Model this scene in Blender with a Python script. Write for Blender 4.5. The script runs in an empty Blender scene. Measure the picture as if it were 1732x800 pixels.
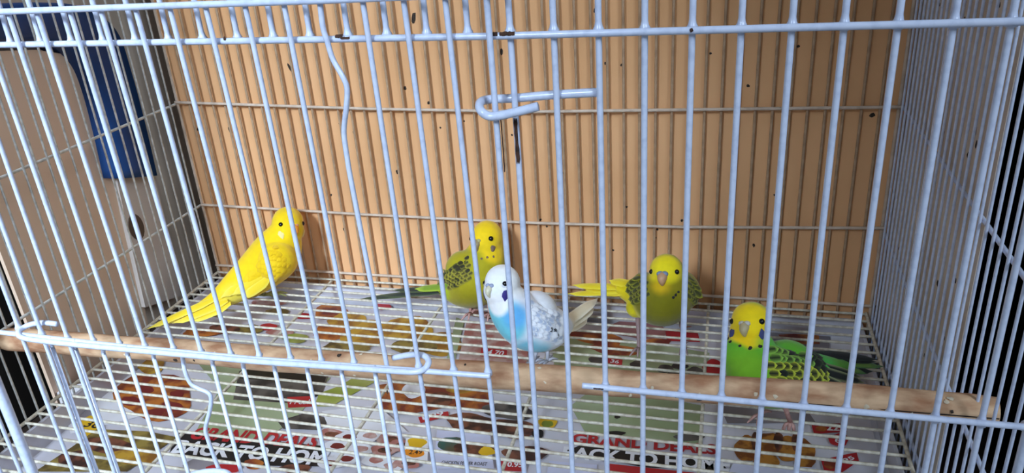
import bpy, bmesh, math, random
from mathutils import Vector, Matrix
from mathutils.bvhtree import BVHTree

random.seed(7)
scene = bpy.context.scene
col = scene.collection

# ------------------------------------------------------------------ camera
CAM = Vector((0.0954, -0.2721, 0.3120))
FPX = 1318.29                       # focal length in pixels of the 1732 px frame
cam_data = bpy.data.cameras.new('camera')
cam_data.sensor_width = 36.0
cam_data.lens = 36.0 * FPX / 1732.0
cam_data.clip_start = 0.01
cam = bpy.data.objects.new('camera', cam_data)
cam.location = CAM
cam.rotation_euler = (math.radians(65.736), math.radians(3.7436), math.radians(14.4974))
col.objects.link(cam)
scene.camera = cam
CR = cam.rotation_euler.to_matrix()
RIGHT, UP, TOWARD = CR.col[0].copy(), CR.col[1].copy(), CR.col[2].copy()

def ray(x, y):
    return CR @ Vector(((x - 866) / FPX, -(y - 400) / FPX, -1.0))
def on_y(x, y, Y):
    d = ray(x, y); return CAM + d * ((Y - CAM.y) / d.y)
def on_z(x, y, Z):
    d = ray(x, y); return CAM + d * ((Z - CAM.z) / d.z)
def on_x(x, y, X):
    d = ray(x, y); return CAM + d * ((X - CAM.x) / d.x)
def at(x, y, depth):
    return CAM + ray(x, y) * depth

# ------------------------------------------------------------------ world and light
world = bpy.data.worlds.new('room_light')
scene.world = world
world.use_nodes = True
wn = world.node_tree.nodes
wn['Background'].inputs[0].default_value = (0.74, 0.88, 1.0, 1)
wn['Background'].inputs[1].default_value = 0.26

def area(name, loc, target, sx, sy, power, color, spread=180):
    l = bpy.data.lights.new(name, 'AREA')
    l.shape = 'RECTANGLE'; l.size = sx; l.size_y = sy
    l.energy = power; l.color = color; l.spread = math.radians(spread)
    o = bpy.data.objects.new(name, l); col.objects.link(o)
    o.location = loc
    o.rotation_euler = (Vector(target) - Vector(loc)).to_track_quat('-Z', 'Y').to_euler()
    return o
area('window_daylight', (-0.40, -1.20, 0.98), (-0.27, 0.10, 0.07), 0.30, 0.30, 1.62, (0.68, 0.84, 1.0), 31)
area('side_window_daylight', (1.05, -0.95, 1.20), (0.0, 0.1, 0.10), 0.35, 0.5, 14, (0.70, 0.85, 1.0))

scene.view_settings.view_transform = 'Standard'
scene.view_settings.look = 'None'
scene.view_settings.exposure = 0.0
scene.view_settings.gamma = 1.0
scene.view_settings.use_curve_mapping = False

# ------------------------------------------------------------------ materials
def lin(c):
    return tuple(((v / 255) / 12.92 if v <= 10 else (((v / 255) + 0.055) / 1.055) ** 2.4) for v in c)
MATS = {}
def mat(name, rgb, rough=0.5, rgb2=None, scale=40.0, bump=0.0, spec=0.5, lo=0.4, hi=0.65, stretch=None, metallic=0.0):
    if name in MATS: return MATS[name]
    m = bpy.data.materials.new(name); m.use_nodes = True
    nt = m.node_tree; b = nt.nodes['Principled BSDF']
    c1 = (*lin(rgb), 1)
    b.inputs['Base Color'].default_value = c1
    b.inputs['Roughness'].default_value = rough
    b.inputs['Metallic'].default_value = metallic
    b.inputs['Specular IOR Level'].default_value = spec
    if rgb2 is not None or bump:
        tc = nt.nodes.new('ShaderNodeTexCoord')
        mp = nt.nodes.new('ShaderNodeMapping')
        if stretch: mp.inputs['Scale'].default_value = stretch
        nz = nt.nodes.new('ShaderNodeTexNoise'); nz.inputs['Scale'].default_value = scale
        nz.inputs['Detail'].default_value = 5
        nt.links.new(tc.outputs['Object'], mp.inputs[0]); nt.links.new(mp.outputs[0], nz.inputs['Vector'])
        if rgb2 is not None:
            cr = nt.nodes.new('ShaderNodeValToRGB')
            cr.color_ramp.elements[0].position = lo; cr.color_ramp.elements[0].color = c1
            cr.color_ramp.elements[1].position = hi; cr.color_ramp.elements[1].color = (*lin(rgb2), 1)
            nt.links.new(nz.outputs['Fac'], cr.inputs[0]); nt.links.new(cr.outputs[0], b.inputs['Base Color'])
        if bump:
            bp = nt.nodes.new('ShaderNodeBump'); bp.inputs['Strength'].default_value = bump
            bp.inputs['Distance'].default_value = 0.0006
            nt.links.new(nz.outputs['Fac'], bp.inputs['Height']); nt.links.new(bp.outputs[0], b.inputs['Normal'])
    MATS[name] = m
    return m

def vcol_mat(name, rough=0.75, noise=0.12, scale=260, bump=0.35):
    m = bpy.data.materials.new(name); m.use_nodes = True
    nt = m.node_tree; b = nt.nodes['Principled BSDF']
    a = nt.nodes.new('ShaderNodeAttribute'); a.attribute_name = 'Col'
    tc = nt.nodes.new('ShaderNodeTexCoord'); nz = nt.nodes.new('ShaderNodeTexNoise')
    nz.inputs['Scale'].default_value = scale; nz.inputs['Detail'].default_value = 3
    nt.links.new(tc.outputs['Object'], nz.inputs['Vector'])
    mr = nt.nodes.new('ShaderNodeMapRange'); mr.inputs[3].default_value = 1 - noise; mr.inputs[4].default_value = 1 + noise
    nt.links.new(nz.outputs['Fac'], mr.inputs[0])
    mx = nt.nodes.new('ShaderNodeVectorMath'); mx.operation = 'SCALE'
    nt.links.new(a.outputs['Color'], mx.inputs[0]); nt.links.new(mr.outputs[0], mx.inputs['Scale'])
    nt.links.new(mx.outputs[0], b.inputs['Base Color'])
    bp = nt.nodes.new('ShaderNodeBump'); bp.inputs['Strength'].default_value = bump; bp.inputs['Distance'].default_value = 0.0005
    nt.links.new(nz.outputs['Fac'], bp.inputs['Height']); nt.links.new(bp.outputs[0], b.inputs['Normal'])
    b.inputs['Roughness'].default_value = rough
    b.inputs['Specular IOR Level'].default_value = 0.2
    b.inputs['Sheen Weight'].default_value = 0.25
    return m

WIRE = mat('white_wire_enamel', (208, 216, 240), 0.2, (188, 197, 224), 300, 0.0, lo=0.45, hi=0.75)
WIRE_BACK = mat('tan_back_wire', (184, 152, 122), 0.7, (160, 128, 100), 120)  # back uprights in tan, browner than the front wires
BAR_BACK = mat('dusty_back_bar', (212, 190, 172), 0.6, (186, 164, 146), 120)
WIRE_SIDE = mat('aged_side_wire', (206, 202, 196), 0.45, (170, 164, 156), 220)
WIRE_FLOOR = mat('creamy_floor_wire', (214, 206, 190), 0.5, (178, 166, 146), 260)
RUST = mat('rust', (74, 44, 30), 0.85, (40, 24, 18), 500, 0.6)
DIRT = mat('dark_dirt', (66, 52, 42), 0.9, (40, 32, 28), 600)
CARD = mat('tan_cardboard', (234, 180, 132), 0.85, (222, 168, 120), 9, 0.0, spec=0.1)
FEATHER = vcol_mat('feather_colours')
QUILL = vcol_mat('quill_colours', 0.6, 0.10, 900, 0.25)

# ------------------------------------------------------------------ mesh helpers
ORIGIN = {}
def tag(o, label=None, cat=None, group=None, kind=None):
    if label: o['label'] = label
    if cat: o['category'] = cat
    if group: o['group'] = group
    if kind: o['kind'] = kind
    return o
def empty(name, loc):
    o = bpy.data.objects.new(name, None); col.objects.link(o)
    o.location = loc; o.empty_display_size = 0.02
    ORIGIN[o.name] = Vector(loc)
    return o
def link(name, me, parent=None, origin=None):
    """link mesh `me` whose vertices are relative to `origin` (world)"""
    o = bpy.data.objects.new(name, me); col.objects.link(o)
    org = Vector(origin) if origin is not None else (ORIGIN[parent.name] if parent else Vector((0, 0, 0)))
    ORIGIN[o.name] = org
    if parent: o.parent = parent; o.location = org - ORIGIN[parent.name]
    else: o.location = org
    return o
def mesh_obj(name, V, F, material, parent=None, origin=None, smooth=True):
    org = Vector(origin) if origin is not None else (ORIGIN[parent.name] if parent else Vector((0, 0, 0)))
    me = bpy.data.meshes.new(name)
    me.from_pydata([tuple(Vector(v) - org) for v in V], [], F); me.update()
    bm = bmesh.new(); bm.from_mesh(me); bmesh.ops.recalc_face_normals(bm, faces=bm.faces); bm.to_mesh(me); bm.free()
    if smooth: me.polygons.foreach_set('use_smooth', [True] * len(me.polygons))
    if material: me.materials.append(material)
    return link(name, me, parent, org)

class MB:
    def __init__(s): s.V = []; s.F = []
    def tube(s, pts, r, n=10, caps=True, rs=None):
        pts = [Vector(p) for p in pts]; base = len(s.V); prev = None
        rl = list(rs) if rs else [r] * len(pts)
        P2 = [pts[0]]; R2 = [rl[0]]                           # guard rings keep the shading of long straight runs even
        for i in range(len(pts) - 1):
            L = (pts[i + 1] - pts[i]).length; m = max(rl[i], rl[i + 1])
            if m > 0 and L > 8 * m:
                for f in (0.5 * m / L, 1 - 0.5 * m / L):
                    P2.append(pts[i].lerp(pts[i + 1], f)); R2.append(rl[i] * (1 - f) + rl[i + 1] * f)
            P2.append(pts[i + 1]); R2.append(rl[i + 1])
        pts, rs = P2, R2
        for i, p in enumerate(pts):
            a = pts[max(0, i - 1)]; b = pts[min(len(pts) - 1, i + 1)]
            t = (b - a).normalized()
            if prev is None:
                u = t.cross(Vector((0, 0, 1)))
                if u.length < 0.1: u = t.cross(Vector((1, 0, 0)))
            else: u = prev - t * prev.dot(t)
            u.normalize(); prev = u; w = t.cross(u)
            rr = rs[i]
            for k in range(n):
                a_ = 2 * math.pi * k / n
                s.V.append(p + (u * math.cos(a_) + w * math.sin(a_)) * rr)
        for i in range(len(pts) - 1):
            for k in range(n):
                k2 = (k + 1) % n
                s.F.append((base + i * n + k, base + i * n + k2, base + (i + 1) * n + k2, base + (i + 1) * n + k))
        if caps:
            s.F.append(tuple(base + k for k in range(n))[::-1])
            e = base + (len(pts) - 1) * n
            s.F.append(tuple(e + k for k in range(n)))
        return s
    def box(s, lo, hi):
        b = len(s.V)
        for z in (lo[2], hi[2]):
            for x, y in ((lo[0], lo[1]), (hi[0], lo[1]), (hi[0], hi[1]), (lo[0], hi[1])): s.V.append(Vector((x, y, z)))
        s.F += [tuple(b + i for i in f) for f in ((0, 3, 2, 1), (4, 5, 6, 7), (0, 1, 5, 4), (1, 2, 6, 5), (2, 3, 7, 6), (3, 0, 4, 7))]
        return s
    def ball(s, c, r, seg=12, rings=8, M=None):
        b = len(s.V); c = Vector(c); r = Vector(r) if hasattr(r, '__len__') else Vector((r, r, r))
        for i in range(rings + 1):
            th = math.pi * i / rings
            for k in range(seg):
                ph = 2 * math.pi * k / seg
                v = Vector((r.x * math.sin(th) * math.cos(ph), r.y * math.sin(th) * math.sin(ph), r.z * math.cos(th)))
                s.V.append(c + (M @ v if M else v))
        for i in range(rings):
            for k in range(seg):
                k2 = (k + 1) % seg
                s.F.append((b + i * seg + k, b + (i + 1) * seg + k, b + (i + 1) * seg + k2, b + i * seg + k2))
        return s
    def prism(s, pts, off):
        b = len(s.V); n = len(pts); off = Vector(off)
        s.V += [Vector(p) for p in pts] + [Vector(p) + off for p in pts]
        s.F.append(tuple(range(b, b + n))); s.F.append(tuple(range(b + n, b + 2 * n))[::-1])
        for k in range(n): s.F.append((b + k, b + (k + 1) % n, b + n + (k + 1) % n, b + n + k))
        return s
    def obj(s, name, material, parent=None, origin=None, smooth=True):
        return mesh_obj(name, s.V, s.F, material, parent, origin, smooth)

def spline(pts, n=8):
    P = [Vector(p) for p in pts]; P = [P[0] * 2 - P[1]] + P + [P[-1] * 2 - P[-2]]; out = []
    for i in range(1, len(P) - 2):
        for k in range(n):
            t = k / n
            out.append(0.5 * ((2 * P[i]) + (-P[i - 1] + P[i + 1]) * t + (2 * P[i - 1] - 5 * P[i] + 4 * P[i + 1] - P[i + 2]) * t * t + (-P[i - 1] + 3 * P[i] - 3 * P[i + 1] + P[i + 2]) * t ** 3))
    out.append(P[-2]); return out

# ------------------------------------------------------------------ the setting
XL, XR, D = -0.3583, 0.2103, 0.2908
ZTOP, ZLOW = 0.40, -0.030
mwall = mat('brown_wall_paint', (88, 77, 68), 0.9, (74, 64, 56), 6)
o = MB().box((-1.6, 0.62, -0.75), (1.6, 0.66, 1.6)).obj('wall_back', mwall, smooth=False); tag(o, kind='structure')
o = MB().box((-1.6, -0.55, -0.80), (1.6, 0.66, -0.75)).obj('floor', mat('grey_floor', (92, 88, 84), 0.8), smooth=False); tag(o, kind='structure')

table = empty('table', (-0.08, 0.14, -0.75))
tag(table, 'dark brown table carrying the white bird cage', 'table')
mtab = mat('dark_table_wood', (62, 48, 40), 0.6, (44, 34, 28), 14, stretch=(1, 8, 1))
MB().box((-0.419, -0.06, -0.075), (0.42, 0.46, -0.047)).obj('table_top', mtab, table, smooth=False)
for x in (-0.395, 0.39):
    for y in (-0.03, 0.43):
        MB().box((x - 0.02, y - 0.02, -0.75), (x + 0.02, y + 0.02, -0.075)).obj('leg', mtab, table, smooth=False)

# sheet of cardboard behind the back wires
card = empty('cardboard_sheet', (-0.08, D + 0.006, -0.046))
tag(card, 'tan cardboard sheet standing behind the back wires of the cage', 'cardboard')
MB().box((XL - 0.002, D + 0.0035, -0.046), (XR + 0.004, D + 0.0075, ZTOP + 0.06)).obj('sheet', CARD, card, smooth=False)
def splat(name, P, n, r, m, parent, asp=1.0, ang=0.0):
    """small flat dropping on a surface: a domed irregular blob"""
    n = Vector(n).normalized(); u = n.cross(Vector((0, 0, 1)))
    if u.length < .1: u = n.cross(Vector((1, 0, 0)))
    u.normalize(); w = n.cross(u)
    u, w = u * math.cos(ang) + w * math.sin(ang), w * math.cos(ang) - u * math.sin(ang)
    k = 9; V = [Vector(P) + n * r * 0.28]; F = []
    rr = [r * random.uniform(0.7, 1.2) for _ in range(k)]
    for ring, (f, h) in enumerate(((0.6, 0.2), (1.0, 0.0))):
        for i in range(k):
            a = 2 * math.pi * i / k
            V.append(Vector(P) + (u * math.cos(a) + w * math.sin(a) * asp) * rr[i] * f + n * r * h)
    for i in range(k):
        j = (i + 1) % k
        F.append((0, 1 + i, 1 + j)); F.append((1 + i, 1 + k + i, 1 + k + j, 1 + j))
    return mesh_obj(name, V, F, m, parent)
for x, y, r, asp in ((685, 149, 3.6, 1.2), (725, 174, 3.4, .9), (575, 210, 3, 1.4), (599, 224, 3.2, 1.2), (335, 219, 3, 1), (390, 222, 4, 2.2), (672, 291, 2.8, 1.6), (722, 287, 2, 1), (1024, 107, 2.5, 1.2), (1051, 110, 2, 1), (952, 292, 3, .7), (913, 372, 4.5, .5), (925, 383, 2.5, 1), (1265, 145, 3, 1), (1202, 90, 2.5, .8), (1108, 402, 3, 1), (1475, 195, 4.5, .9), (1350, 78, 3, .7), (1153, 373, 2.5, 1), (848, 88, 2.6, 2.4), (700, 30, 4, 2.4), (490, 114, 3.2, 2.4), (1007, 17, 2.4, 2), (866, 228, 2, 1), (582, 388, 2.8, 1.3), (646, 392, 2.6, 1.8), (1398, 322, 2, 1), (1085, 375, 2.2, 1), (1037, 423, 2, 1), (1310, 330, 2, 1), (1475, 524, 5, 2), (1112, 388, 2.2, 1.2), (705, 346, 2.2, 1), (560, 330, 2.2, 1.2), (1060, 350, 2.2, 1), (1275, 415, 2.2, 1.8), (785, 205, 2, 1), (745, 216, 2.2, 1)):
    P = on_y(x, y, D + 0.0034)
    splat('dropping', P, (0, -1, 0), r / 2150 * 0.95, DIRT, card, asp, random.uniform(-.3, .3))

# board on the outside of the right hand wires, then the dark cloth
rb = empty('side_board', (XR + 0.012, 0.2, -0.046))
tag(rb, 'grey-brown board leaning outside the right wires of the cage', 'board')
MB().box((XR + 0.006, 0.105, -0.046), (XR + 0.0078, D + 0.0030, ZTOP + 0.03)).obj('board', mat('grey_brown_board', (222, 212, 202), 0.85, (190, 174, 160), 16, spec=0.1), rb, smooth=False)
for k in range(26):
    splat('dropping', (XR + 0.006, random.uniform(.12, .27), random.uniform(.03, .33)), (-1, 0, 0), random.uniform(.0007, .0016), DIRT, rb, random.uniform(1, 2))
cl = MB()
nx, nz = 40, 10
for i in range(nx + 1):
    for j in range(nz + 1):
        y = 0.06 + 0.27 * i / nx; z = -0.05 + 0.62 * j / nz
        cl.V.append(Vector((XR + 0.075 + 0.012 * math.sin(i * 0.9 + 0.2 * j) + 0.006 * math.sin(i * 2.3), y, z)))
for i in range(nx):
    for j in range(nz):
        a = i * (nz + 1) + j; cl.F.append((a, a + 1, a + nz + 2, a + nz + 1))
o = cl.obj('dark_cloth', mat('black_cloth', (13, 12, 13), 0.95, (8, 8, 8), 30, spec=0.05))
tag(o, 'black cloth hanging beyond the right wires of the cage', 'cloth')
sm = o.modifiers.new('thick', 'SOLIDIFY'); sm.thickness = 0.002

# beige box with blue handle outside the left wires
XB = XL - 0.035
boxr = empty('cooler_box', (XB - 0.06, 0.2, -0.046))
tag(boxr, 'beige plastic box with a thick blue handle outside the left wires', 'box')
beige = mat('beige_plastic', (234, 204, 180), 0.6, (222, 190, 166), 5)
pts = [on_x(x, y, XB) for x, y in ((118, 735), (45, 542), (0, 425), (-117, 120), (-40, 88), (60, 84), (112, 92), (135, 112), (150, 145), (170, 215), (192, 300), (222, 420), (262, 600), (285, 690))]
MB().prism(pts, (-0.003, 0, 0)).obj('box_body', beige, boxr, smooth=False)
blue = mat('navy_blue_plastic', (4, 62, 122), 0.45, (3, 50, 102), 10)
# handle: flat broad bar bent around the upper corner
inner = [(-160, 80), (-40, 72), (50, 70), (104, 80), (138, 110), (158, 160), (176, 230), (192, 302)]
outer = [(-160, 10), (-40, 8), (60, 4), (140, 12), (196, 50), (222, 120), (246, 210), (266, 296)]
ip = spline([on_x(x, y, XB + 0.010) for x, y in inner], 5); op = spline([on_x(x, y, XB + 0.010) for x, y in outer], 5)
hb = MB(); n = len(ip)
for k in range(n):
    a, b = ip[k], op[k]
    for q, dx in ((0.0, -.022), (0.0, 0.0), (0.12, 0.005), (0.5, 0.007), (0.88, 0.005), (1.0, 0.0), (1.0, -.022)):
        hb.V.append(a.lerp(b, q) + Vector((dx, 0, 0)))
for k in range(n - 1):
    for j in range(7):
        j2 = (j + 1) % 7
        hb.F.append((k * 7 + j, k * 7 + j2, (k + 1) * 7 + j2, (k + 1) * 7 + j))
hb.F.append(tuple(range(7))); hb.F.append(tuple((n - 1) * 7 + j for j in range(7))[::-1])
h = hb.obj('handle', blue, boxr); h['label'] = 'thick blue curved handle'
grey = mat('pale_grey_plastic', (214, 204, 198), 0.5, (198, 186, 180), 12)
sp = [on_x(x, y, XB + 0.004) for x, y in ((197, 300), (262, 296), (282, 380), (306, 500), (246, 520), (214, 380))]
so = MB().prism(sp, (-0.03, 0, 0)).obj('handle_socket', grey, boxr, smooth=False); so['label'] = 'pale grey socket with an oval slot'
ov = [on_x(230 + 13 * math.cos(t) + 4 * math.sin(t), 384 + 22 * math.sin(t), XB + 0.0042) for t in [2 * math.pi * k / 18 for k in range(18)]]
MB().prism(ov, (0.0006, 0, 0)).obj('slot', mat('slot_shadow_brown', (96, 78, 66), 0.8), so, smooth=False)

lb = empty('wall_stand_in', (XL - 0.075, 0.25, -0.047))  # added board standing in for the brown wall, which stays unlit further back
tag(lb, 'board added as a nearer brown-grey wall behind the blue handle outside the back left corner', 'board')
MB().box((XL - 0.085, 0.162, -0.046), (XL - 0.0585, 0.40, ZTOP + 0.05)).obj('board', mat('brown_grey_board', (226, 206, 188), 0.8, (196, 174, 156), 10, stretch=(1, 6, .4)), lb, smooth=False)
dk = empty('dark_backdrop', (-0.52, 0.04, -0.75))  # black panel added where only the open, unlit room lies
tag(dk, 'dark cabinet added for the unlit open room beyond the beige box', 'backdrop')
MB().box((-0.62, -0.08, -0.75), (-0.422, 0.155, 0.45)).obj('side_panel', mat('near_black_panel', (26, 23, 22), 0.7), dk, smooth=False)
MB().box((-0.625, -0.09, 0.45), (-0.420, 0.157, 0.47)).obj('top_board', mat('near_black_panel', (26, 23, 22), 0.7), dk, smooth=False)

# ------------------------------------------------------------------ the cage
S, OX = 0.01576, 0.0212
ZA, ZE = 0.2639, 0.1162
cage = empty('bird_cage', (-0.074, 0.145, -0.046))
tag(cage, 'white wire bird cage holding the five budgerigars', 'cage')

def bar_pts(pix, Y):
    return [on_y(x, y, Y) for x, y in pix]

# front panel: fixed horizontals A and E with upright wires behind them
Y2, YA, YD, YB, YS = 0.0, -0.0025, -0.0056, -0.0080, -0.0102
def panel(name, m, bars, r=0.0014):
    p = MB().tube(bars[0], r).obj(name, m, cage)
    for b in bars[1:]: MB().tube(b, r).obj('bar', m, p)
    return p
front = panel('front_panel', WIRE, [bar_pts([(-260, 82), (0, 76), (420, 69), (840, 61), (1290, 48), (1732, 36), (1800, 34)], YA),
    bar_pts([(985, 652), (1358, 688), (1732, 722), (1790, 728)], YA),
    [(-0.358, YA, 0.392), (0.2103, YA, 0.392)], [(-0.358, YA, -0.028), (0.2103, YA, -0.028)]], 0.0013)
def wire(pts, r, parent, m=WIRE, name='wire', n=10, rs=None):
    return MB().tube(pts, r, n, rs=rs).obj(name, m, parent)
def flared(a, b, zs, r):
    """upright wire with a weld fillet on top of each bar at height z"""
    a, b = Vector(a), Vector(b); P = [a]; R_ = [r]
    for z in zs:
        for dz, k in ((-0.0012, 1.0), (-0.0008, 1.7), (0.0012, 1.7), (0.0021, 1.25), (0.0036, 1.0)):
            t = (z + dz - a.z) / (b.z - a.z)
            if t > 0.0: P.append(a.lerp(b, t)); R_.append(r * k)
    P.append(b); R_.append(r)
    return P, R_
for i in range(0, 13):
    x = OX + i * S
    r_ = 0.00118 if i < 12 else 0.0017
    P_, R_ = flared((x, Y2, ZLOW), (x, Y2, ZTOP), [ZE, ZA] if i > 1 else [ZA], r_)
    wire(P_, r_, front, rs=R_)
for i in range(-24, 0):
    x = OX + i * S
    zb = on_y(870, 61, Y2).z
    if i > -20:
        P_, R_ = flared((x, Y2, ZA - 0.001), (x, Y2, ZTOP), [ZA], 0.00112); wire(P_, 0, front, rs=R_)
    else: wire([(x, Y2, ZLOW), (x, Y2, ZTOP)], 0.00112, front)
# welds on the right hand bar
lt = [(1013, 156)]
hook = spline([on_y(1014, 156, 0.0028), on_y(940, 160, 0.0028), on_y(870, 166, 0.0028), on_y(828, 168, 0.0016), on_y(812, 174, -0.0035), on_y(814, 188, -0.0082), on_y(832, 197, -0.0088), on_y(870, 190, -0.0088), on_y(910, 180, -0.0088)], 7)
MB().tube(hook, 0.00165).obj('latch_hook', WIRE, cage)

# big swing door
KC = [874, 826, 768, 709, 655, 600, 545, 493, 440, 392, 342, 295, 247, 204, 160, 116, 72, 33]
KY = [640, 633, 630, 624, 621, 618, 615, 611, 606, 604, 600, 594, 590, 586, 581, 576, 568, 558]
KA = [828, 760, 691, 623, 553, 492, 427, 362, 302, 245, 187, 135, 80, 32, -16]
KAY = [60, 61, 63, 64, 66, 67, 68, 70, 71, 72, 73, 74, 75, 76, 77]
ZBT = on_y(0, 20, YD).z
door = panel('swing_door', WIRE, [bar_pts([(-300, 30), (0, 20), (270, 10), (540, 1), (860, -13)], YB),
    bar_pts([(-60, 552), (0, 562), (200, 585), (430, 607), (640, 622), (829, 636)], YB),
    [(-0.2868, YB, -0.024), (0.0155, YB, -0.024)]], 0.0013)
pa, pb = on_y(29, 717, YD), on_y(55, 800, YD)
xp = (pa.x + pb.x) / 2
MB().tube([(xp, YD - .001, -0.03), (xp, YD - .001, 0.30)], 0.0028, 12).obj('hinge_post', WIRE, door)
dw = []
for k in range(18):
    c = on_y(KC[k], KY[k], YD)
    if k < len(KA): a = on_y(KA[k], KAY[k], YD)
    else: a = c + Vector((0, 0, 0.15))
    d = (a - c) / (a.z - c.z)
    top = c + d * (ZBT + 0.0008 - c.z); bot = c + d * (-0.024 - c.z)
    if 4 < k < 15: bot = c + d * 0.0006                       # these stop at the lintel of the small door
    if k == 4:                                                # bent wire
        pts = [top, on_y(546, 45, YD), on_y(553, 68, YD), on_y(563, 100, YD), on_y(580, 130, YD - .001), on_y(587, 150, YD - .001), on_y(586, 180, YD - .001), on_y(582, 215, YD), on_y(583, 238, YD), on_y(590, 285, YD)]
        q = spline(pts, 4)
        wire(q + [c, bot], 0.00108, door)
    else:
        r_ = 0.00115 if k == 0 else 0.00105
        P_, R_ = flared(bot, top, [c.z + .0006] if k > 0 else [], r_)
        wire(P_, 0, door, rs=R_)
# small sliding door: lintel with hooked ends, wires, pull loop
sl = MB()
H = spline([on_y(97, 548, -0.0015), on_y(76, 546, -0.0018), on_y(55, 548, -0.0022), on_y(40, 554, -0.0045), on_y(31, 562, -0.0085), on_y(38, 571, YS), on_y(75, 577, YS), on_y(160, 586, YS), on_y(300, 599, YS), on_y(430, 611, YS), on_y(560, 620, YS), on_y(660, 627, YS), on_y(700, 629, YS), on_y(718, 624, -0.0085), on_y(725, 611, -0.005), on_y(716, 601, -0.0025), on_y(695, 600, -0.0018), on_y(665, 605, -0.0015)], 6)
sl.tube(H, 0.0014)
slide = sl.obj('sliding_door', WIRE, cage)
SW = [(88, 586), (128, 590), (175, 597), (216, 600), (260, 605), (310, 612), (360, 617), (412, 622), (465, 626), (520, 628), (578, 631), (635, 634)]
for j, (x, y) in enumerate(SW):
    b = on_y(x, y, -0.0022)
    t0 = on_y(x - 2, y - 13, YS + 0.001)
    bot = Vector((b.x, -0.0022, -0.024))
    if j == 5:
        pts = [t0, b, on_y(313, 628, -0.003), on_y(322, 648, -0.003), on_y(336, 657, -0.003), on_y(352, 664, -0.003), on_y(357, 674, -0.003), on_y(355, 694, -0.003), on_y(348, 722, -0.003), on_y(350, 738, -0.003), on_y(365, 780, -0.003), on_y(373, 800, -0.003)]
        q = spline(pts, 4); wire(q + [Vector((q[-1].x - .002, -.003, -0.024))], 0.00108, slide)
    else:
        wire([t0, on_y(x - .5, y - 5, -0.0045), b, bot], 0.00106, slide)
lp = spline([on_y(318, 835, -0.009), on_y(322, 806, -0.012), on_y(340, 799, -0.014), on_y(366, 797, -0.014), on_y(388, 803, -0.013), on_y(402, 835, -0.009)], 6)
MB().tube(lp, 0.0015).obj('pull_loop', WIRE, slide)

# rust on the latch wire and bars
def rust_strip(p, q, r, side, parent, half=0.9):
    p, q = Vector(p), Vector(q); t = (q - p).normalized(); s = Vector(side); s = (s - t * s.dot(t)).normalized(); w = t.cross(s)
    V = []; F = []; n = 9; m = 6
    for i in range(n + 1):
        for k in range(m + 1):
            a = (k / m - 0.5) * 2 * half * (random.uniform(.55, 1.0) if k in (0, m) else 1)
            V.append(p.lerp(q, i / n) + (s * math.cos(a) + w * math.sin(a)) * (r if 0 < i < n else r - .00012))
    for i in range(n):
        for k in range(m): F.append((i * (m + 1) + k, i * (m + 1) + k + 1, (i + 1) * (m + 1) + k + 1, (i + 1) * (m + 1) + k))
    return mesh_obj('rust_patch', V, F, RUST, parent)
tc = lambda P: (CAM - Vector(P)).normalized()
a, b = Vector((OX, 0, on_y(872, 198, 0).z)), Vector((OX, 0, on_y(877, 276, 0).z))
rust_strip(a, b, 0.00125, tc(a) - RIGHT * .2, front, 0.75)
a, b = on_y(843, 200, YD), on_y(850, 290, YD)
rust_strip(a, b, 0.00122, tc(a) + RIGHT * 1.1, front, 0.4)
for xa, xb, up in ((834, 843, 0), (846, 872, 0), (578, 594, -.35), (569, 582, .5)):
    a, b = on_y(xa, 69 - 0.0235 * (xa - 420) + (-1.5), YA), on_y(xb, 69 - 0.0235 * (xb - 420) - 1.5, YA)
    rust_strip(a, b, 0.00138, tc(a) + UP * up, front, 0.7)
a, b = on_y(1004, 654, YA), on_y(1022, 655.6, YA)
rust_strip(a, b, 0.00138, tc(a) - UP * .6, front, 0.3)
P = on_y(1169, 51, YA) + tc(on_y(1169, 51, YA)) * 0.0014
splat('rust_patch', P, tc(P), 0.0007, RUST, front)
for x, y in ((380, 65), (655, 663)):
    P = on_y(x, y, YA) + tc(on_y(x, y, YA)) * 0.0015
    splat('rust_patch', P, tc(P), 0.0005, RUST, front, 2)

# back panel
ZB1, ZB2 = 0.1593, 0.0653
back = panel('back_panel', BAR_BACK, [[on_y(296, 173, D - .002), on_y(620, 184, D - .002), on_y(900, 189, D - .002), on_y(1526, 181, D - .002)],
    [on_y(340, 346, D - .002), on_y(620, 363, D - .002), on_y(900, 377, D - .002), on_y(1150, 384, D - .002), on_y(1496, 386, D - .002)],
    [(XL, D - .002, 0.0055), (XR, D - .002, 0.0055)], [(XL, D - .002, 0.392), (XR, D - .002, 0.392)],
    [(XL, D, ZLOW), (XL, D, ZTOP)], [(XR, D, ZLOW), (XR, D, ZTOP)]], 0.0012)
def shared_wires(n, start, step, axis_pts, r, parent, m):
    me = None
    for i in range(n):
        off = Vector(start) + Vector(step) * i
        if me is None:
            o = MB().tube([Vector(start) + Vector(p) for p in axis_pts], r, 8).obj('wire', m, parent, origin=start); me = o.data
        else: o = link('wire', me, parent, off)
nb = 49
shared_wires(nb - 1, (XL + 0.0116, D, 0), ((XR - XL) / nb, 0, 0), [(0, 0, ZLOW), (0, 0, ZTOP)], 0.00105, back, WIRE_BACK)

# side panels
def side_panel(X, m, sgn):
    p = panel('side_panel', m, [[(X + sgn * .002, 0.0, z), (X + sgn * .002, D, z)] for z in (ZB1, ZB2, -0.004, 0.392)], 0.0011)
    shared_wires(27, (X, 0.0104, 0), (0, 0.0104, 0), [(0, 0, ZLOW), (0, 0, ZTOP)], 0.00078, p, m)
    return p
side_panel(XL, WIRE_SIDE, -1)
side_panel(XR, WIRE, 1)
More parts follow.
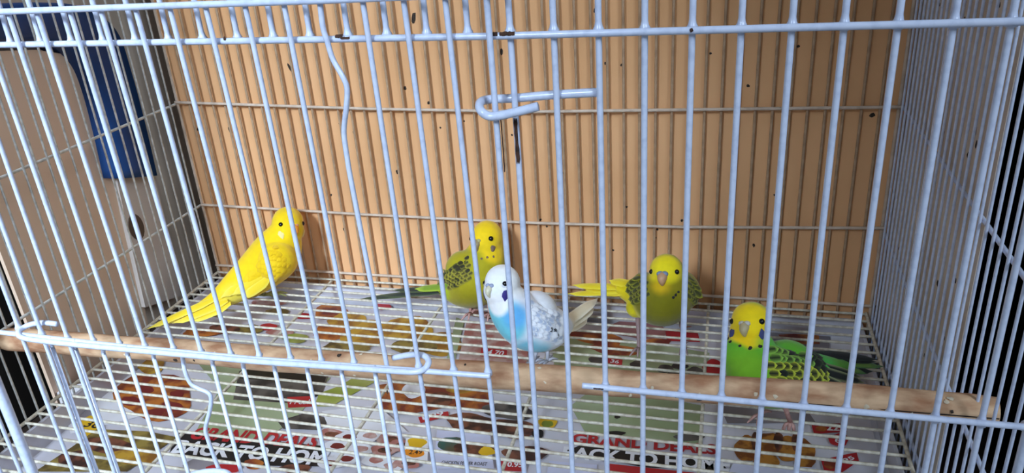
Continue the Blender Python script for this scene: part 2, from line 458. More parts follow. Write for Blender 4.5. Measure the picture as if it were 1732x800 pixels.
# floor grate
grate = panel('floor_grate', WIRE_FLOOR, [[(x, 0.004, z), (x, D - .004, z)] for x, z in ((XL + .003, 0), (XR - .0035, 0), (-0.2385, -.0021), (-0.1232, -.0021), (-0.0210, -.0021), (0.0914, -.0021))], 0.0012)
shared_wires(26, (0, 0.0907 - 7 * 0.01082, 0), (0, 0.01082, 0), [(XL + .003, 0, 0), (XR - .0035, 0, 0)], 0.0010, grate, WIRE_FLOOR)
# pull-out tray
tm = mat('lilac_white_tray', (206, 204, 214), 0.5, (188, 184, 192), 20)
t = MB()
ZT = -0.0235
t.box((XL + .004, 0.002, -0.046), (XR - .004, D - .003, ZT - 0.0006))
t.box((XL + .004, 0.002, ZT - 0.001), (XL + .0065, D - .003, -0.006)); t.box((XR - .0085, 0.002, ZT - 0.001), (XR - .006, D - .003, -0.006))
t.box((XL + .004, D - .0055, ZT - 0.001), (XR - .006, D - .003, -0.006)); t.box((XL + .004, 0.002, ZT - 0.001), (XR - .006, 0.0045, -0.006))
t.obj('tray', tm, cage, smooth=False)

# ------------------------------------------------------------------ perch
perch = empty('perch', (-0.07, 0.06, 0.074))
tag(perch, 'tan wooden dowel perch running the width of the cage', 'perch')
pm = mat('worn_perch_wood', (224, 186, 150), 0.8, (168, 120, 90), 130, 1.0, spec=0.2, lo=0.36, hi=0.66, stretch=(.4, 1, 1))
pL, pR = on_x(-2, 573, XL - .008), on_x(1686, 694, XR + 0.009)
N = 60; pts = []; rs = []
for i in range(N + 1):
    t_ = i / N
    pts.append(pL.lerp(pR, t_) + Vector((0, 0, 0.0006 * math.sin(9 * t_) + .0003 * math.sin(31 * t_))))
    rs.append(0.0074 - 0.0006 * t_ + 0.00022 * math.sin(23 * t_) + 0.00015 * math.sin(57 * t_))
rs[0] *= .8; rs[-1] *= .86
pts[-1] = pts[-1]
pb_ = MB().tube(pts, 0, 20, rs=rs)
pb_.obj('dowel', pm, perch)
# split at the right hand end
q0, q1 = pts[-11], pts[-1]
dirn = (q1 - q0).normalized(); outw = (tc(q1) - UP * .55); outw = (outw - dirn * outw.dot(dirn)).normalized()
rust_strip(q0, q1 - dirn * .0006, 0.0071, outw, perch, 0.06).data.materials[0] = mat('crack_brown', (48, 36, 30), 0.9)
for k in range(46):                                       # flakes and dried droppings on the dowel
    t_ = random.uniform(.06, .97); c = pL.lerp(pR, t_); a = random.uniform(-.9, 1.3)
    nrm = (TOWARD * math.cos(a) + UP * math.sin(a)); nrm = (nrm - dirn * nrm.dot(dirn)).normalized()
    splat('flake', c + nrm * 0.0071, nrm, random.uniform(.0006, .0016), mat('pale_flake', (216, 198, 172), .9) if k % 4 else DIRT, perch, random.uniform(.5, 1.4), random.uniform(0, 3))

# ------------------------------------------------------------------ flyers on the tray
PAPER = mat('glossy_flyer_paper', (214, 210, 220), 0.4, (200, 196, 206), 12)
def flat(name, pts, m, parent, dz):
    z = ZT + dz
    P = [Vector((p.x, p.y, z)) for p in pts]
    return MB().prism(P, (0, 0, -0.00006)).obj(name, m, parent, smooth=False)
def pp(pix): return [on_z(x, y, ZT) for x, y in pix]
def rectangle(x0, y0, x1, y1, ang=0.0):
    c = Vector(((x0 + x1) / 2, (y0 + y1) / 2, 0)); out = []
    for x, y in ((x0, y0), (x1, y0), (x1, y1), (x0, y1)):
        d = Vector((x, y, 0)) - c
        out.append(c + Vector((d.x * math.cos(ang) - d.y * math.sin(ang), d.x * math.sin(ang) + d.y * math.cos(ang), 0)))
    return out
def flyer(label, rect, dz):
    c = sum(rect, Vector()) / 4
    r = empty('flyer', (c.x, c.y, ZT)); tag(r, label, 'flyer', 'supermarket flyers lining the tray')
    flat('sheet', rect, PAPER, r, dz)
    return r
F1 = flyer('printed flyer with orange food photographs at the left of the tray', rectangle(-0.350, 0.010, -0.245, 0.280, .02), 0.0002)
F2 = flyer('printed flyer with red and white headline left of the tray middle', rectangle(-0.262, 0.012, -0.118, 0.281, -.03), 0.0005)
F3 = flyer('printed flyer with fruit and chicken dishes at the tray middle', rectangle(-0.130, 0.010, 0.004, 0.280, .02), 0.0008)
F4 = flyer('printed flyer with green field and red headline right of tray middle', rectangle(-0.012, 0.012, 0.122, 0.281, -.02), 0.0011)
F5 = flyer('printed flyer with golden pastries at the right of the tray', rectangle(0.112, 0.010, 0.198, 0.279, .01), 0.0014)
DZ = {F1.name: 0.0004, F2.name: 0.0007, F3.name: 0.0010, F4.name: 0.0013, F5.name: 0.0016}
LAY = {}
def nextz(fl):
    LAY[fl.name] = LAY.get(fl.name, 0) + 1
    return DZ[fl.name] + LAY[fl.name] * 0.00004 + 0.0004
food = lambda n, a, b, sc=90: mat('print_' + n, a, 0.45, b, sc, lo=.42, hi=.58)
ORANGE = food('orange_curry', (190, 112, 44), (120, 46, 34), 70)
YELLOWF = food('yellow_fruit', (196, 152, 52), (150, 100, 36), 80)
BROWNF = food('brown_roast', (126, 74, 54), (60, 34, 30), 110)
DARKF = food('dark_grill', (48, 44, 46), (96, 88, 84), 60)
REDP = food('red_ink', (186, 36, 44), (170, 28, 38), 30)
GREENF = food('pale_green_field', (150, 160, 120), (168, 178, 142), 14)
LIMEF = food('lime_band', (150, 160, 66), (170, 172, 96), 30)
PINKF = food('pink_meat', (176, 112, 104), (200, 168, 160), 90)
OLIVEF = food('olive_mix', (150, 128, 62), (96, 78, 40), 90)
GREYP = food('grey_panel', (150, 142, 148), (128, 120, 126), 20)
BLACKP = mat('print_black', (24, 22, 24), 0.5)
WHITEP = mat('print_white', (232, 230, 236), 0.45)
GOLD = food('gold_pastry', (186, 124, 52), (120, 66, 30), 120)
TEAL = food('teal_jar', (52, 92, 84), (90, 80, 60), 80)
YEL = mat('print_yellow', (226, 178, 30), 0.45)
def poly(fl, pix, m, name='printed_picture'):
    return flat(name, pp(pix), m, fl, nextz(fl))
def oval(fl, cx, cy, rx, ry, m, rot=0.0, name='printed_picture'):
    P = []
    for k in range(22):
        a = 2 * math.pi * k / 22; w = 1 + .07 * math.sin(3 * a + cx) + .05 * math.sin(5 * a + cy)
        x, y = rx * w * math.cos(a), ry * w * math.sin(a)
        P.append((cx + x * math.cos(rot) - y * math.sin(rot), cy + x * math.sin(rot) + y * math.cos(rot)))
    return poly(fl, P, m, name)
def lettering(fl, text, x0, y0, x1, y1, hpx, m, bold=0.0, name='lettering', shear=0.0):
    """print `text` flat on the paper so that its baseline runs between two points of the sheet"""
    A, B = on_z(x0, y0, ZT), on_z(x1, y1, ZT)
    cu = bpy.data.curves.new('lettering', 'FONT'); cu.body = text; cu.size = 1.0; cu.offset = bold; cu.shear = shear; cu.resolution_u = 3
    tmp = bpy.data.objects.new('lettering_tmp', cu); col.objects.link(tmp)
    dg = bpy.context.evaluated_depsgraph_get()
    me = bpy.data.meshes.new_from_object(tmp.evaluated_get(dg))
    bpy.data.objects.remove(tmp); bpy.data.curves.remove(cu)
    xs = [v.co.x for v in me.vertices]; ys = [v.co.y for v in me.vertices]
    w = max(xs) - min(xs); u = (B - A); L = u.length; u.normalize(); nrm = Vector((-u.y, u.x, 0))
    Hh = (on_z(x0, y0 - hpx, ZT) - A).dot(nrm); hh = max(ys) - min(ys)
    z = ZT + nextz(fl); org = ORIGIN[fl.name]
    for v in me.vertices:
        p = A + u * ((v.co.x - min(xs)) / w * L) + nrm * ((v.co.y - min(ys)) / hh * Hh)
        v.co = Vector((p.x, p.y, z)) - org
    me.materials.clear(); me.materials.append(m); me.update()
    return link(name, me, fl)

# left flyer
poly(F1, [(95, 660), (230, 628), (260, 700), (120, 735)], WHITEP)
oval(F1, 262, 672, 66, 40, ORANGE, .08)
for x, y, rx, ry in ((246, 660, 14, 9), (222, 680, 16, 8), (290, 690, 20, 9), (262, 700, 16, 7), (300, 668, 12, 6)): oval(F1, x, y, rx, ry, mat('print_deep_red', (120, 36, 34), .5))
oval(F1, 152, 722, 24, 18, YEL); lettering(F1, '36', 140, 724, 164, 727, 13, BLACKP, .02)
oval(F1, 255, 620, 24, 14, YELLOWF)
poly(F1, [(120, 760), (165, 728), (250, 732), (300, 742), (215, 800), (60, 800)], OLIVEF)
oval(F1, 185, 756, 40, 14, BROWNF, .1)
oval(F1, 130, 780, 30, 16, BROWNF)
poly(F1, [(110, 700), (150, 690), (165, 700), (130, 715)], GREYP)
oval(F1, 230, 775, 40, 14, YELLOWF)
# second flyer
poly(F2, [(330, 610), (400, 600), (520, 650), (560, 640), (500, 710), (450, 745), (330, 735), (372, 660)], GREENF)
poly(F2, [(405, 630), (470, 612), (560, 628), (545, 668), (510, 685), (395, 678)], DARKF)
poly(F2, [(410, 622), (552, 640), (548, 652), (404, 642)], BLACKP)
poly(F2, [(486, 674), (528, 672), (529, 690), (488, 692)], REDP); lettering(F2, 'Fresh', 490, 686, 526, 686, 8, WHITEP, 0)
poly(F2, [(540, 668), (575, 655), (600, 640), (640, 645), (560, 690), (532, 690)], LIMEF)
poly(F2, [(470, 715), (520, 700), (560, 712), (540, 730), (480, 728)], DARKF)
poly(F2, [(286, 772), (300, 735), (548, 757), (560, 792), (420, 790)], BLACKP, 'printed_band')
lettering(F2, 'GRAND DEALS', 318, 745, 532, 762, 22, REDP, .035, shear=0.1)
lettering(F2, 'BACK TO HOME', 288, 769, 566, 793, 24, WHITEP, .04)
for x, y, rx, ry, m in ((340, 790, 30, 10, GREYP), (430, 788, 16, 9, ORANGE), (500, 796, 26, 8, BROWNF), (380, 796, 30, 8, REDP)): oval(F2, x, y, rx, ry, m)
for x, y, rx, ry, m in ((500, 486, 40, 8, PINKF), (475, 565, 24, 6, PINKF), (500, 575, 22, 8, LIMEF), (470, 530, 20, 6, OLIVEF), (420, 560, 25, 8, OLIVEF), (455, 515, 30, 6, PINKF), (455, 556, 14, 6, REDP), (515, 538, 16, 5, REDP), (380, 560, 26, 8, BROWNF), (340, 566, 30, 7, ORANGE), (360, 590, 30, 7, LIMEF)): oval(F2, x, y, rx, ry, m)
# third flyer
for x, y, rx, ry, m in ((560, 530, 28, 14, ORANGE), (590, 545, 34, 14, YELLOWF), (560, 565, 30, 14, ORANGE), (610, 575, 36, 16, YELLOWF), (585, 590, 40, 10, OLIVEF), (625, 555, 26, 12, YELLOWF), (610, 500, 40, 6, OLIVEF), (690, 560, 44, 22, YELLOWF), (740, 585, 44, 20, YELLOWF), (700, 590, 40, 12, OLIVEF), (648, 521, 14, 6, REDP), (625, 508, 14, 4, BLACKP)): oval(F3, x, y, rx, ry, m)
poly(F3, [(772, 540), (786, 545), (770, 612), (756, 610)], GREENF)
poly(F3, [(790, 545), (900, 560), (890, 620), (775, 618)], PINKF)
poly(F3, [(815, 592), (858, 596), (857, 610), (812, 606)], REDP); lettering(F3, '4.70', 822, 603, 850, 606, 9, WHITEP, .02)
poly(F3, [(800, 520), (850, 530), (845, 545), (795, 538)], BROWNF)
poly(F3, [(640, 655), (760, 640), (830, 662), (828, 700), (760, 692), (690, 705), (650, 700)], ORANGE)
oval(F3, 740, 680, 26, 12, BROWNF); oval(F3, 700, 665, 20, 12, WHITEP); oval(F3, 780, 660, 26, 10, YELLOWF)
poly(F3, [(708, 710), (758, 700), (760, 708), (712, 720)], REDP); lettering(F3, '1.99', 716, 715, 752, 706, 8, WHITEP, .02)
oval(F3, 800, 720, 46, 16, BROWNF, .12); oval(F3, 860, 700, 44, 14, DARKF, .1); oval(F3, 870, 730, 40, 16, BROWNF, .1)
poly(F3, [(545, 700), (640, 690), (690, 735), (560, 735)], WHITEP)
for i, (x, y) in enumerate(((560, 740), (590, 745), (625, 742), (660, 748), (570, 760), (610, 765), (650, 768), (585, 782), (635, 785), (680, 760), (560, 790), (660, 795), (690, 790))):
    oval(F3, x, y, 22, 10, WHITEP if i % 3 else PINKF); oval(F3, x + 2, y, 12, 5, (BROWNF, mat('print_deep_red', (120, 36, 34), .5), PINKF)[i % 3])
poly(F3, [(688, 748), (726, 746), (724, 790), (682, 786)], WHITEP)
oval(F3, 706, 756, 16, 9, YEL); oval(F3, 702, 772, 18, 9, mat('print_orange', (232, 140, 30), .45)); lettering(F3, '2.49', 692, 776, 714, 776, 8, BLACKP, .01)
poly(F3, [(740, 735), (830, 742), (836, 800), (735, 800)], mat('print_pale_lilac', (206, 206, 230), .45))
oval(F3, 764, 760, 22, 14, TEAL); oval(F3, 800, 768, 34, 12, BROWNF); oval(F3, 824, 770, 10, 8, YEL)
lettering(F3, 'CHICKEN PEPPER ROAST', 747, 793, 824, 796, 6, BLACKP, .01)
poly(F3, [(845, 788), (890, 790), (888, 806), (840, 804)], REDP); lettering(F3, '0.95', 858, 798, 884, 799, 9, WHITEP, .03)
oval(F3, 890, 775, 40, 12, BROWNF); oval(F3, 824, 772, 14, 7, YEL)
# fourth flyer
poly(F4, [(965, 690), (1010, 655), (1190, 690), (1185, 755), (990, 735)], GREENF)
poly(F4, [(930, 560), (1010, 570), (1200, 600), (1195, 650), (940, 640)], GREENF)
oval(F4, 1010, 575, 46, 12, ORANGE, .15); oval(F4, 1080, 560, 50, 16, mat('print_dusty_rose', (150, 96, 92), .5), .05); oval(F4, 1040, 595, 44, 9, ORANGE, .1)
poly(F4, [(1125, 560), (1180, 566), (1184, 582), (1128, 580)], REDP); oval(F4, 1160, 545, 22, 12, ORANGE); oval(F4, 1110, 582, 26, 6, ORANGE)
poly(F4, [(1026, 608), (1053, 612), (1052, 622), (1028, 618)], REDP); lettering(F4, '36', 1032, 617, 1046, 619, 6, WHITEP, .02)
for x, y in ((1010, 612), (1080, 620), (1125, 628), (1150, 622), (1175, 632), (1140, 640)): oval(F4, x, y, 14, 7, DARKF)
oval(F4, 926, 720, 16, 10, YEL); oval(F4, 926, 722, 10, 6, mat('print_olive', (120, 130, 40), .5)); oval(F4, 910, 738, 10, 8, BLACKP)
oval(F4, 1040, 738, 18, 4, BLACKP); oval(F4, 1165, 745, 26, 6, DARKF); oval(F4, 1044, 710, 5, 3, BLACKP)
poly(F4, [(958, 768), (985, 757), (1215, 782), (1232, 802), (1090, 796)], BLACKP, 'printed_band')
lettering(F4, 'GRAND DEALS', 966, 755, 1212, 775, 17, REDP, .035)
lettering(F4, 'BACK TO HOME', 950, 781, 1236, 804, 21, WHITEP, .04)
poly(F4, [(1030, 790), (1180, 806), (1180, 830), (1030, 815)], REDP)
poly(F4, [(930, 785), (1010, 792), (1010, 830), (920, 830)], mat('print_pale_lilac', (206, 206, 230), .45))
oval(F4, 990, 525, 40, 8, GREYP); oval(F4, 1120, 530, 50, 8, GREYP)
# fifth flyer
poly(F5, [(1200, 655), (1350, 676), (1380, 720), (1230, 720)], GREYP)
poly(F5, [(1240, 620), (1330, 520), (1405, 528), (1400, 640), (1300, 650)], GREYP)
poly(F5, [(1310, 540), (1385, 544), (1386, 560), (1306, 560)], BLACKP); poly(F5, [(1316, 570), (1384, 566), (1386, 586), (1330, 586)], ORANGE)
poly(F5, [(1405, 540), (1440, 545), (1440, 600), (1405, 600)], WHITEP)
for k in range(5): oval(F5, 1310 + 14 * k, 546, 6, 4, mat('print_blue_grey', (70, 74, 88), .5))
oval(F5, 1205, 626, 16, 14, REDP)
for x, y, rx, ry in ((1262, 764, 20, 22), (1298, 760, 20, 24), (1330, 764, 20, 22), (1358, 770, 20, 22), (1295, 785, 22, 14), (1360, 788, 18, 12)): oval(F5, x, y, rx, ry, GOLD)
for x in (1278, 1316, 1346): oval(F5, x, 752, 8, 16, BROWNF)
poly(F5, [(1372, 724), (1420, 722), (1432, 736), (1376, 740)], REDP); lettering(F5, '22', 1398, 734, 1420, 735, 10, WHITEP, .03); oval(F5, 1388, 731, 10, 5, ORANGE)
oval(F5, 1418, 750, 17, 11, REDP); lettering(F5, '6', 1412, 755, 1422, 756, 9, WHITEP, .02)
poly(F5, [(1388, 785), (1430, 775), (1448, 772), (1452, 786), (1420, 808), (1394, 806)], REDP); oval(F5, 1404, 792, 12, 8, ORANGE); lettering(F5, '1.95', 1418, 793, 1446, 783, 8, WHITEP, .02)
poly(F5, [(1240, 790), (1380, 798), (1380, 830), (1220, 830)], mat('print_pale_lilac', (206, 206, 230), .45))
#BIRDS
# ------------------------------------------------------------------ budgerigars
def cam_dir(a, b, c):
    return (RIGHT * a + UP * b + TOWARD * c).normalized()
def smooth01(x):
    x = max(0.0, min(1.0, x)); return x * x * (3 - 2 * x)
def set_cols(me, cols):
    at_ = me.color_attributes.new('Col', 'FLOAT_COLOR', 'POINT')
    flat_ = []
    for c in cols: flat_ += [c[0], c[1], c[2], 1.0]
    at_.data.foreach_set('color', flat_)
def body_mesh(chain, bumps, voxel=0.00105, iters=5):
    P = [at(*q[:3]) for q in chain]; R = [q[3] for q in chain]
    b = MB(); n = 7
    C = spline(P, n); RR = [v.x for v in spline([Vector((r, 0, 0)) for r in R], n)]
    for c, r in zip(C, RR): b.ball(c, r, 20, 14)
    for c, r, M in bumps: b.ball(c, r, 20, 14, M)
    me = bpy.data.meshes.new('tmp_body'); me.from_pydata([tuple(v) for v in b.V], [], b.F); me.update()
    bm = bmesh.new(); bm.from_mesh(me); bmesh.ops.remove_doubles(bm, verts=bm.verts, dist=1e-7); bmesh.ops.recalc_face_normals(bm, faces=bm.faces); bm.to_mesh(me); bm.free()
    o = bpy.data.objects.new('tmp_body', me); col.objects.link(o)
    rm = o.modifiers.new('r', 'REMESH'); rm.mode = 'VOXEL'; rm.voxel_size = voxel
    s_ = o.modifiers.new('s', 'SMOOTH'); s_.iterations = iters; s_.factor = 0.5
    dg = bpy.context.evaluated_depsgraph_get()
    out = bpy.data.meshes.new_from_object(o.evaluated_get(dg))
    bpy.data.objects.remove(o); bpy.data.meshes.remove(me)
    return out
BLADE_CACHE = {}
def blade_data(key, center, rim, camber=0.10, point=1.0, nu=7, nv=4, edge=0.45, tipdark=None):
    """unit feather: length along +Y, width along X (both 1), normal +Z, coloured from shaft to rim"""
    if key in BLADE_CACHE: return BLADE_CACHE[key]
    V = []; F = []; cols = []
    for i in range(nu + 1):
        t = i / nu
        w = min(1.0, 0.35 + 2.6 * t) * (max(0.0, 1 - t ** (3.2 * point))) ** 0.55 if i < nu else 0.03
        for j in range(nv + 1):
            s_ = (j / nv - .5) * 2
            V.append((0.5 * w * s_, t - 0.05 * s_ * s_ * t, -camber * s_ * s_ * w + 0.06 * math.sin(math.pi * t)))
            k = smooth01((max(abs(s_), (t - .55) / .45 * 1.05) - edge) / .35)
            c = [center[q] * (1 - k) + rim[q] * k for q in range(3)]
            if tipdark is not None:
                kk = smooth01((t - .55) / .3); c = [c[q] * (1 - kk) + tipdark[q] * kk for q in range(3)]
            cols.append(c)
    for i in range(nu):
        for j in range(nv):
            a = i * (nv + 1) + j; F.append((a, a + 1, a + nv + 2, a + nv + 1))
    me = bpy.data.meshes.new('feather'); me.from_pydata(V, [], F); me.update()
    me.polygons.foreach_set('use_smooth', [True] * len(F))
    set_cols(me, cols); me.materials.append(QUILL)
    BLADE_CACHE[key] = me
    return me
def blade(name, me, A, B, width, nrm, parent):
    A, B = Vector(A), Vector(B); y = B - A; L = y.length; y.normalize()
    z = Vector(nrm); z = (z - y * z.dot(y)).normalized(); x = y.cross(z)
    M = Matrix(((x.x * width, y.x * L, z.x * width, 0), (x.y * width, y.y * L, z.y * width, 0), (x.z * width, y.z * L, z.z * width, 0), (0, 0, 0, 1)))
    M.translation = A - ORIGIN[parent.name]
    o = bpy.data.objects.new(name, me); col.objects.link(o); o.parent = parent; o.matrix_local = M
    ORIGIN[o.name] = A
    return o
SKIN_PINK = mat('pink_bird_skin', (206, 160, 152), 0.6, (180, 132, 124), 300)
EYE = mat('black_eye', (8, 8, 10), 0.08)
IRIS = mat('pale_iris', (200, 200, 196), 0.4)
C_ = lambda *c: lin(c)

class Bird:
    def __init__(s, label, chain, feet, head, bumps=(), base=(240, 205, 20)):
        c = sum((at(*f) if len(f) == 3 else on_z(*f, 0.0) for f in feet), Vector()) / len(feet)
        s.root = empty('budgerigar', (c.x, c.y, 0.0)); tag(s.root, label, 'bird', 'budgerigars in the cage')
        H, r, F, U = head
        s.H = at(*H); s.r = r
        tw_ = (CAM - s.H).normalized(); rt_ = UP.cross(tw_).normalized(); up_ = tw_.cross(rt_)
        s.F = (rt_ * F[0] + up_ * F[1] + tw_ * F[2]).normalized(); u = rt_ * U[0] + up_ * U[1] + tw_ * U[2]; s.U = (u - s.F * u.dot(s.F)).normalized(); s.S = s.U.cross(s.F)
        bl = [(at(*c[:3]), c[3], c[4] if len(c) > 4 else None) for c in bumps]
        # brow and cheeks round the head out
        bl += [(s.hp(.16, -.34, 0), s.r * .95, None), (s.hp(-.05, .08, 0), s.r * 1.0, None)]
        s.me = body_mesh(chain, bl)
        s.base = C_(*base)
        s.cols = [list(s.base) for _ in s.me.vertices]
        s.bvh = BVHTree.FromPolygons([v.co.copy() for v in s.me.vertices], [tuple(p.vertices) for p in s.me.polygons])
    def hp(s, f, u, d): return s.H + (s.F * f + s.U * u + s.S * d) * s.r
    def paint(s, c, R, rgb, soft=0.002, scale=None):
        rgb = C_(*rgb)
        for i, v in enumerate(s.me.vertices):
            d = (v.co - c).length if scale is None else scale(v.co - c)
            if d < R + soft:
                k = 1 - smooth01((d - R + soft) / (2 * soft))
                q = s.cols[i]
                for a in range(3): q[a] = q[a] * (1 - k) + rgb[a] * k
    def paint_fn(s, fn):
        for i, v in enumerate(s.me.vertices):
            r = fn(v.co)
            if r:
                rgb, k = r; rgb = C_(*rgb); q = s.cols[i]
                for a in range(3): q[a] = q[a] * (1 - k) + rgb[a] * k
    def hit(s, x, y):
        d = ray(x, y).normalized(); h = s.bvh.ray_cast(CAM, d)
        return (h[0], h[1]) if h[0] is not None else None
    def near(s, P):
        h = s.bvh.find_nearest(P); return h[0], h[1]
    def finish(s):
        me = s.me; set_cols(me, s.cols)
        for v in me.vertices: v.co -= ORIGIN[s.root.name]
        me.polygons.foreach_set('use_smooth', [True] * len(me.polygons))
        me.materials.clear(); me.materials.append(FEATHER); me.name = 'body'
        s.body = link('body', me, s.root)
    def face(s, cere, beak, spots=(), spotcol=(20, 18, 26), cheek=None, eyes=(1, -1), eyer=0.0019, ring=False, beak_s=1.0, cere_s=1.0):
        bm_ = mat('beak_%d_%d_%d' % beak, beak, .4); cm = mat('cere_%d_%d_%d' % cere, cere, .5)
        b = MB().tube(spline([s.hp(.78, -.12, 0), s.hp(1.05, -.16, 0), s.hp(1.16, -.34, 0), s.hp(1.08, -.56, 0), s.hp(1.0, -.66, 0)], 4), 0, 10,
                      rs=[q * beak_s for q in [v.x for v in spline([Vector((r_, 0, 0)) for r_ in (.0032, .0031, .0025, .0013, .0003)], 4)]])
        b.obj('beak', bm_, s.root)
        M = Matrix((s.S, s.F, s.U)).transposed()
        c = MB()
        for d in (-.13, .13): c.ball(s.hp(1.0, .02, d), (0.0019 * cere_s, 0.0016 * cere_s, 0.0015 * cere_s), 10, 8, M)
        c.obj('cere', cm, s.root)
        for e in eyes:
            P, n = s.near(s.hp(.62, .10, .80 * e))
            ob = MB().ball(P - n * eyer * .25, eyer, 14, 10).obj('eye', EYE, s.root)
            if ring:
                ri = MB().tube([P - n * eyer * .25 + (n * .62 + (s.U - n * n.dot(s.U)).normalized() * math.cos(a) * .8 + n.cross((s.U - n * n.dot(s.U)).normalized()) * math.sin(a) * .8) * eyer for a in [2 * math.pi * k / 14 for k in range(15)]], eyer * .2, 6, False)
                ri.obj('iris', IRIS, ob)
        sm_ = mat('spot_%d_%d_%d' % spotcol, spotcol, .7)
        for f, u, d, r in spots:
            P, n = s.near(s.hp(f, u, d)); splat('throat_spot', P + n * .00005, n, r, sm_, s.root)
        if cheek:
            cm2 = mat('cheek_%d_%d_%d' % cheek, cheek, .7)
            for e in eyes:
                P, n = s.near(s.hp(.62, -.55, .72 * e)); splat('cheek_patch', P + n * .00005, n, 0.0026, cm2, s.root, 1.5)
    def foot(s, top, ground, fwd, m=SKIN_PINK, r=0.0013):
        T, G = at(*top), on_z(*ground, 0.0022)
        b = MB().tube([T, T.lerp(G, .55) + UP * .0004, G], 0, 8, rs=[r * 1.5, r, r])
        f = Vector(fwd); f.z = 0; f.normalize(); sd_ = Vector((-f.y, f.x, 0))
        for a, L in ((.35, .011), (-.15, .012), (2.7, .008), (-2.8, .009)):
            d = f * math.cos(a) + sd_ * math.sin(a)
            b.tube([G, G + d * L * .5 + Vector((0, 0, .001)), G + d * L - Vector((0, 0, .0008))], 0, 6, rs=[r * .9, r * .8, r * .35])
        b.obj('foot', m, s.root)
    def wing(s, quad, rows, cols_, me_fn, size, nlift=0.16, name='wing', tint=None, jitter=.25, base_rgb=None):
        """overlapping covert feathers laid on the body surface; quad = shoulder top, tip top, tip bottom, shoulder bottom (image positions)"""
        (ax, ay), (bx, by), (cx, cy), (dx, dy) = quad
        wroot = None
        for i in range(cols_ - 1, -1, -1):
            for j in range(rows):
                u = (i + .5 * (j % 2) + random.uniform(-jitter, jitter) * .5) / cols_; v = (j + .5) / rows
                x = (ax * (1 - u) + bx * u) * (1 - v) + (dx * (1 - u) + cx * u) * v
                y = (ay * (1 - u) + by * u) * (1 - v) + (dy * (1 - u) + cy * u) * v
                h = s.hit(x, y)
                if not h: continue
                P, n = h
                h2 = s.hit(x + (bx - ax) * .03 + (cx - dx) * .03, y + (by - ay) * .03 + (cy - dy) * .03)
                dirn_ = (h2[0] - P) if h2 else (at(bx, by, (P - CAM).dot(-TOWARD)) - P)
                if dirn_.length < 1e-6: continue
                dirn_.normalize(); dirn_ = (dirn_ - n * dirn_.dot(n)).normalized()
                L = size * (0.85 + 0.5 * u) * random.uniform(.9, 1.1)
                if wroot is None:
                    V = [P - dirn_ * .003 - n * .0012 + q for q in (n.cross(dirn_) * .003, dirn_ * .008, -n.cross(dirn_) * .003)]
                    wroot = MB().prism(V, n * .0008).obj(name, mat('wing_base_%d_%d_%d' % base_rgb, base_rgb, .8) if base_rgb else MATS['dark_dirt'], s.root)
                blade('covert_feather', me_fn(u, v, i, j), P - n * .0002, P + dirn_ * L + n * L * nlift, L * .72, n, wroot)
        return wroot
    def long_feathers(s, items, name='tail_feather'):
        for (A, B, w, me, nr) in items:
            a = at(*A); b = at(*B); b.z = max(b.z, 0.0016)
            blade(name, me, a, b, w, nr, s.root)

# --- green budgerigar behind the perch
UPv = Vector((0, 0, 1))
g = Bird('bright green budgerigar with yellow head and black-barred wing, nearest the right wires',
         [(1268, 541, .472, .0108), (1266, 566, .473, .0115), (1272, 598, .472, .0150), (1286, 632, .469, .0190), (1335, 638, .476, .0178), (1385, 630, .487, .0118), (1425, 622, .495, .0062)],
         [(1290, 690), (1310, 694)], ((1271, 545, .472), .0116, (-.34, -.10, .94), (-.03, 1, 0)),
         [(1255, 600, .470, .0125), (1330, 625, .478, .0185)], (96, 176, 44))
g.paint(at(1262, 650, .455), .020, (118, 176, 34), .008)
g.paint(g.hp(.25, -.2, 0), .0148, (246, 214, 18), .0018)
g.paint(g.hp(.3, -1.0, 0), .0108, (244, 206, 16), .0018)
g.paint(at(1395, 600, .475), .012, (60, 186, 62), .006)
g.paint(at(1300, 590, .465), .010, (92, 190, 60), .005)
g.paint_fn(lambda P: ((70, 80, 40), 0.8 * smooth01((-(P - g.H).dot(g.F) / g.r - .35) / .3) * (0.5 + 0.5 * math.sin((P - g.H).dot(g.U) / .0007))) if (P - g.H).length < .019 else None)
g.finish()
g.face((196, 190, 184), (186, 170, 130), [(.85, -1.22, -.62, .0011), (.95, -1.32, -.30, .0010), (.95, -1.36, .18, .0013), (.80, -1.25, .60, .0014), (.55, -.95, -.85, .0012), (.70, -1.08, -.80, .0011)], cheek=(64, 70, 120), cere_s=1.15)
sc1 = blade_data('e_scallop', C_(22, 24, 16), C_(196, 204, 60), edge=.40)
sc2 = blade_data('e_scallop_green', C_(26, 32, 20), C_(140, 190, 72), edge=.36)
sc3 = blade_data('e_black', C_(14, 16, 14), C_(60, 80, 40), edge=.6)
g.wing(((1293, 585), (1374, 604), (1398, 652), (1296, 664)), 6, 8, lambda u, v, i, j: sc3 if (u > .72 and v < .5) or random.random() < .10 else (sc1 if v > .3 else sc2), .0092, base_rgb=(60, 80, 30))
prim = blade_data('e_primary', C_(26, 30, 28), C_(150, 156, 110), edge=.72, point=1.3)
prim2 = blade_data('e_primary_yellow', C_(30, 32, 24), C_(222, 206, 70), edge=.5, point=1.3)
tailk = blade_data('e_tail_black', C_(14, 18, 26), C_(40, 60, 50), edge=.7, point=1.5)
tailg = blade_data('e_tail_green', C_(120, 160, 70), C_(60, 110, 70), edge=.5, point=1.5)
FN = (TOWARD * .7 + UPv).normalized()
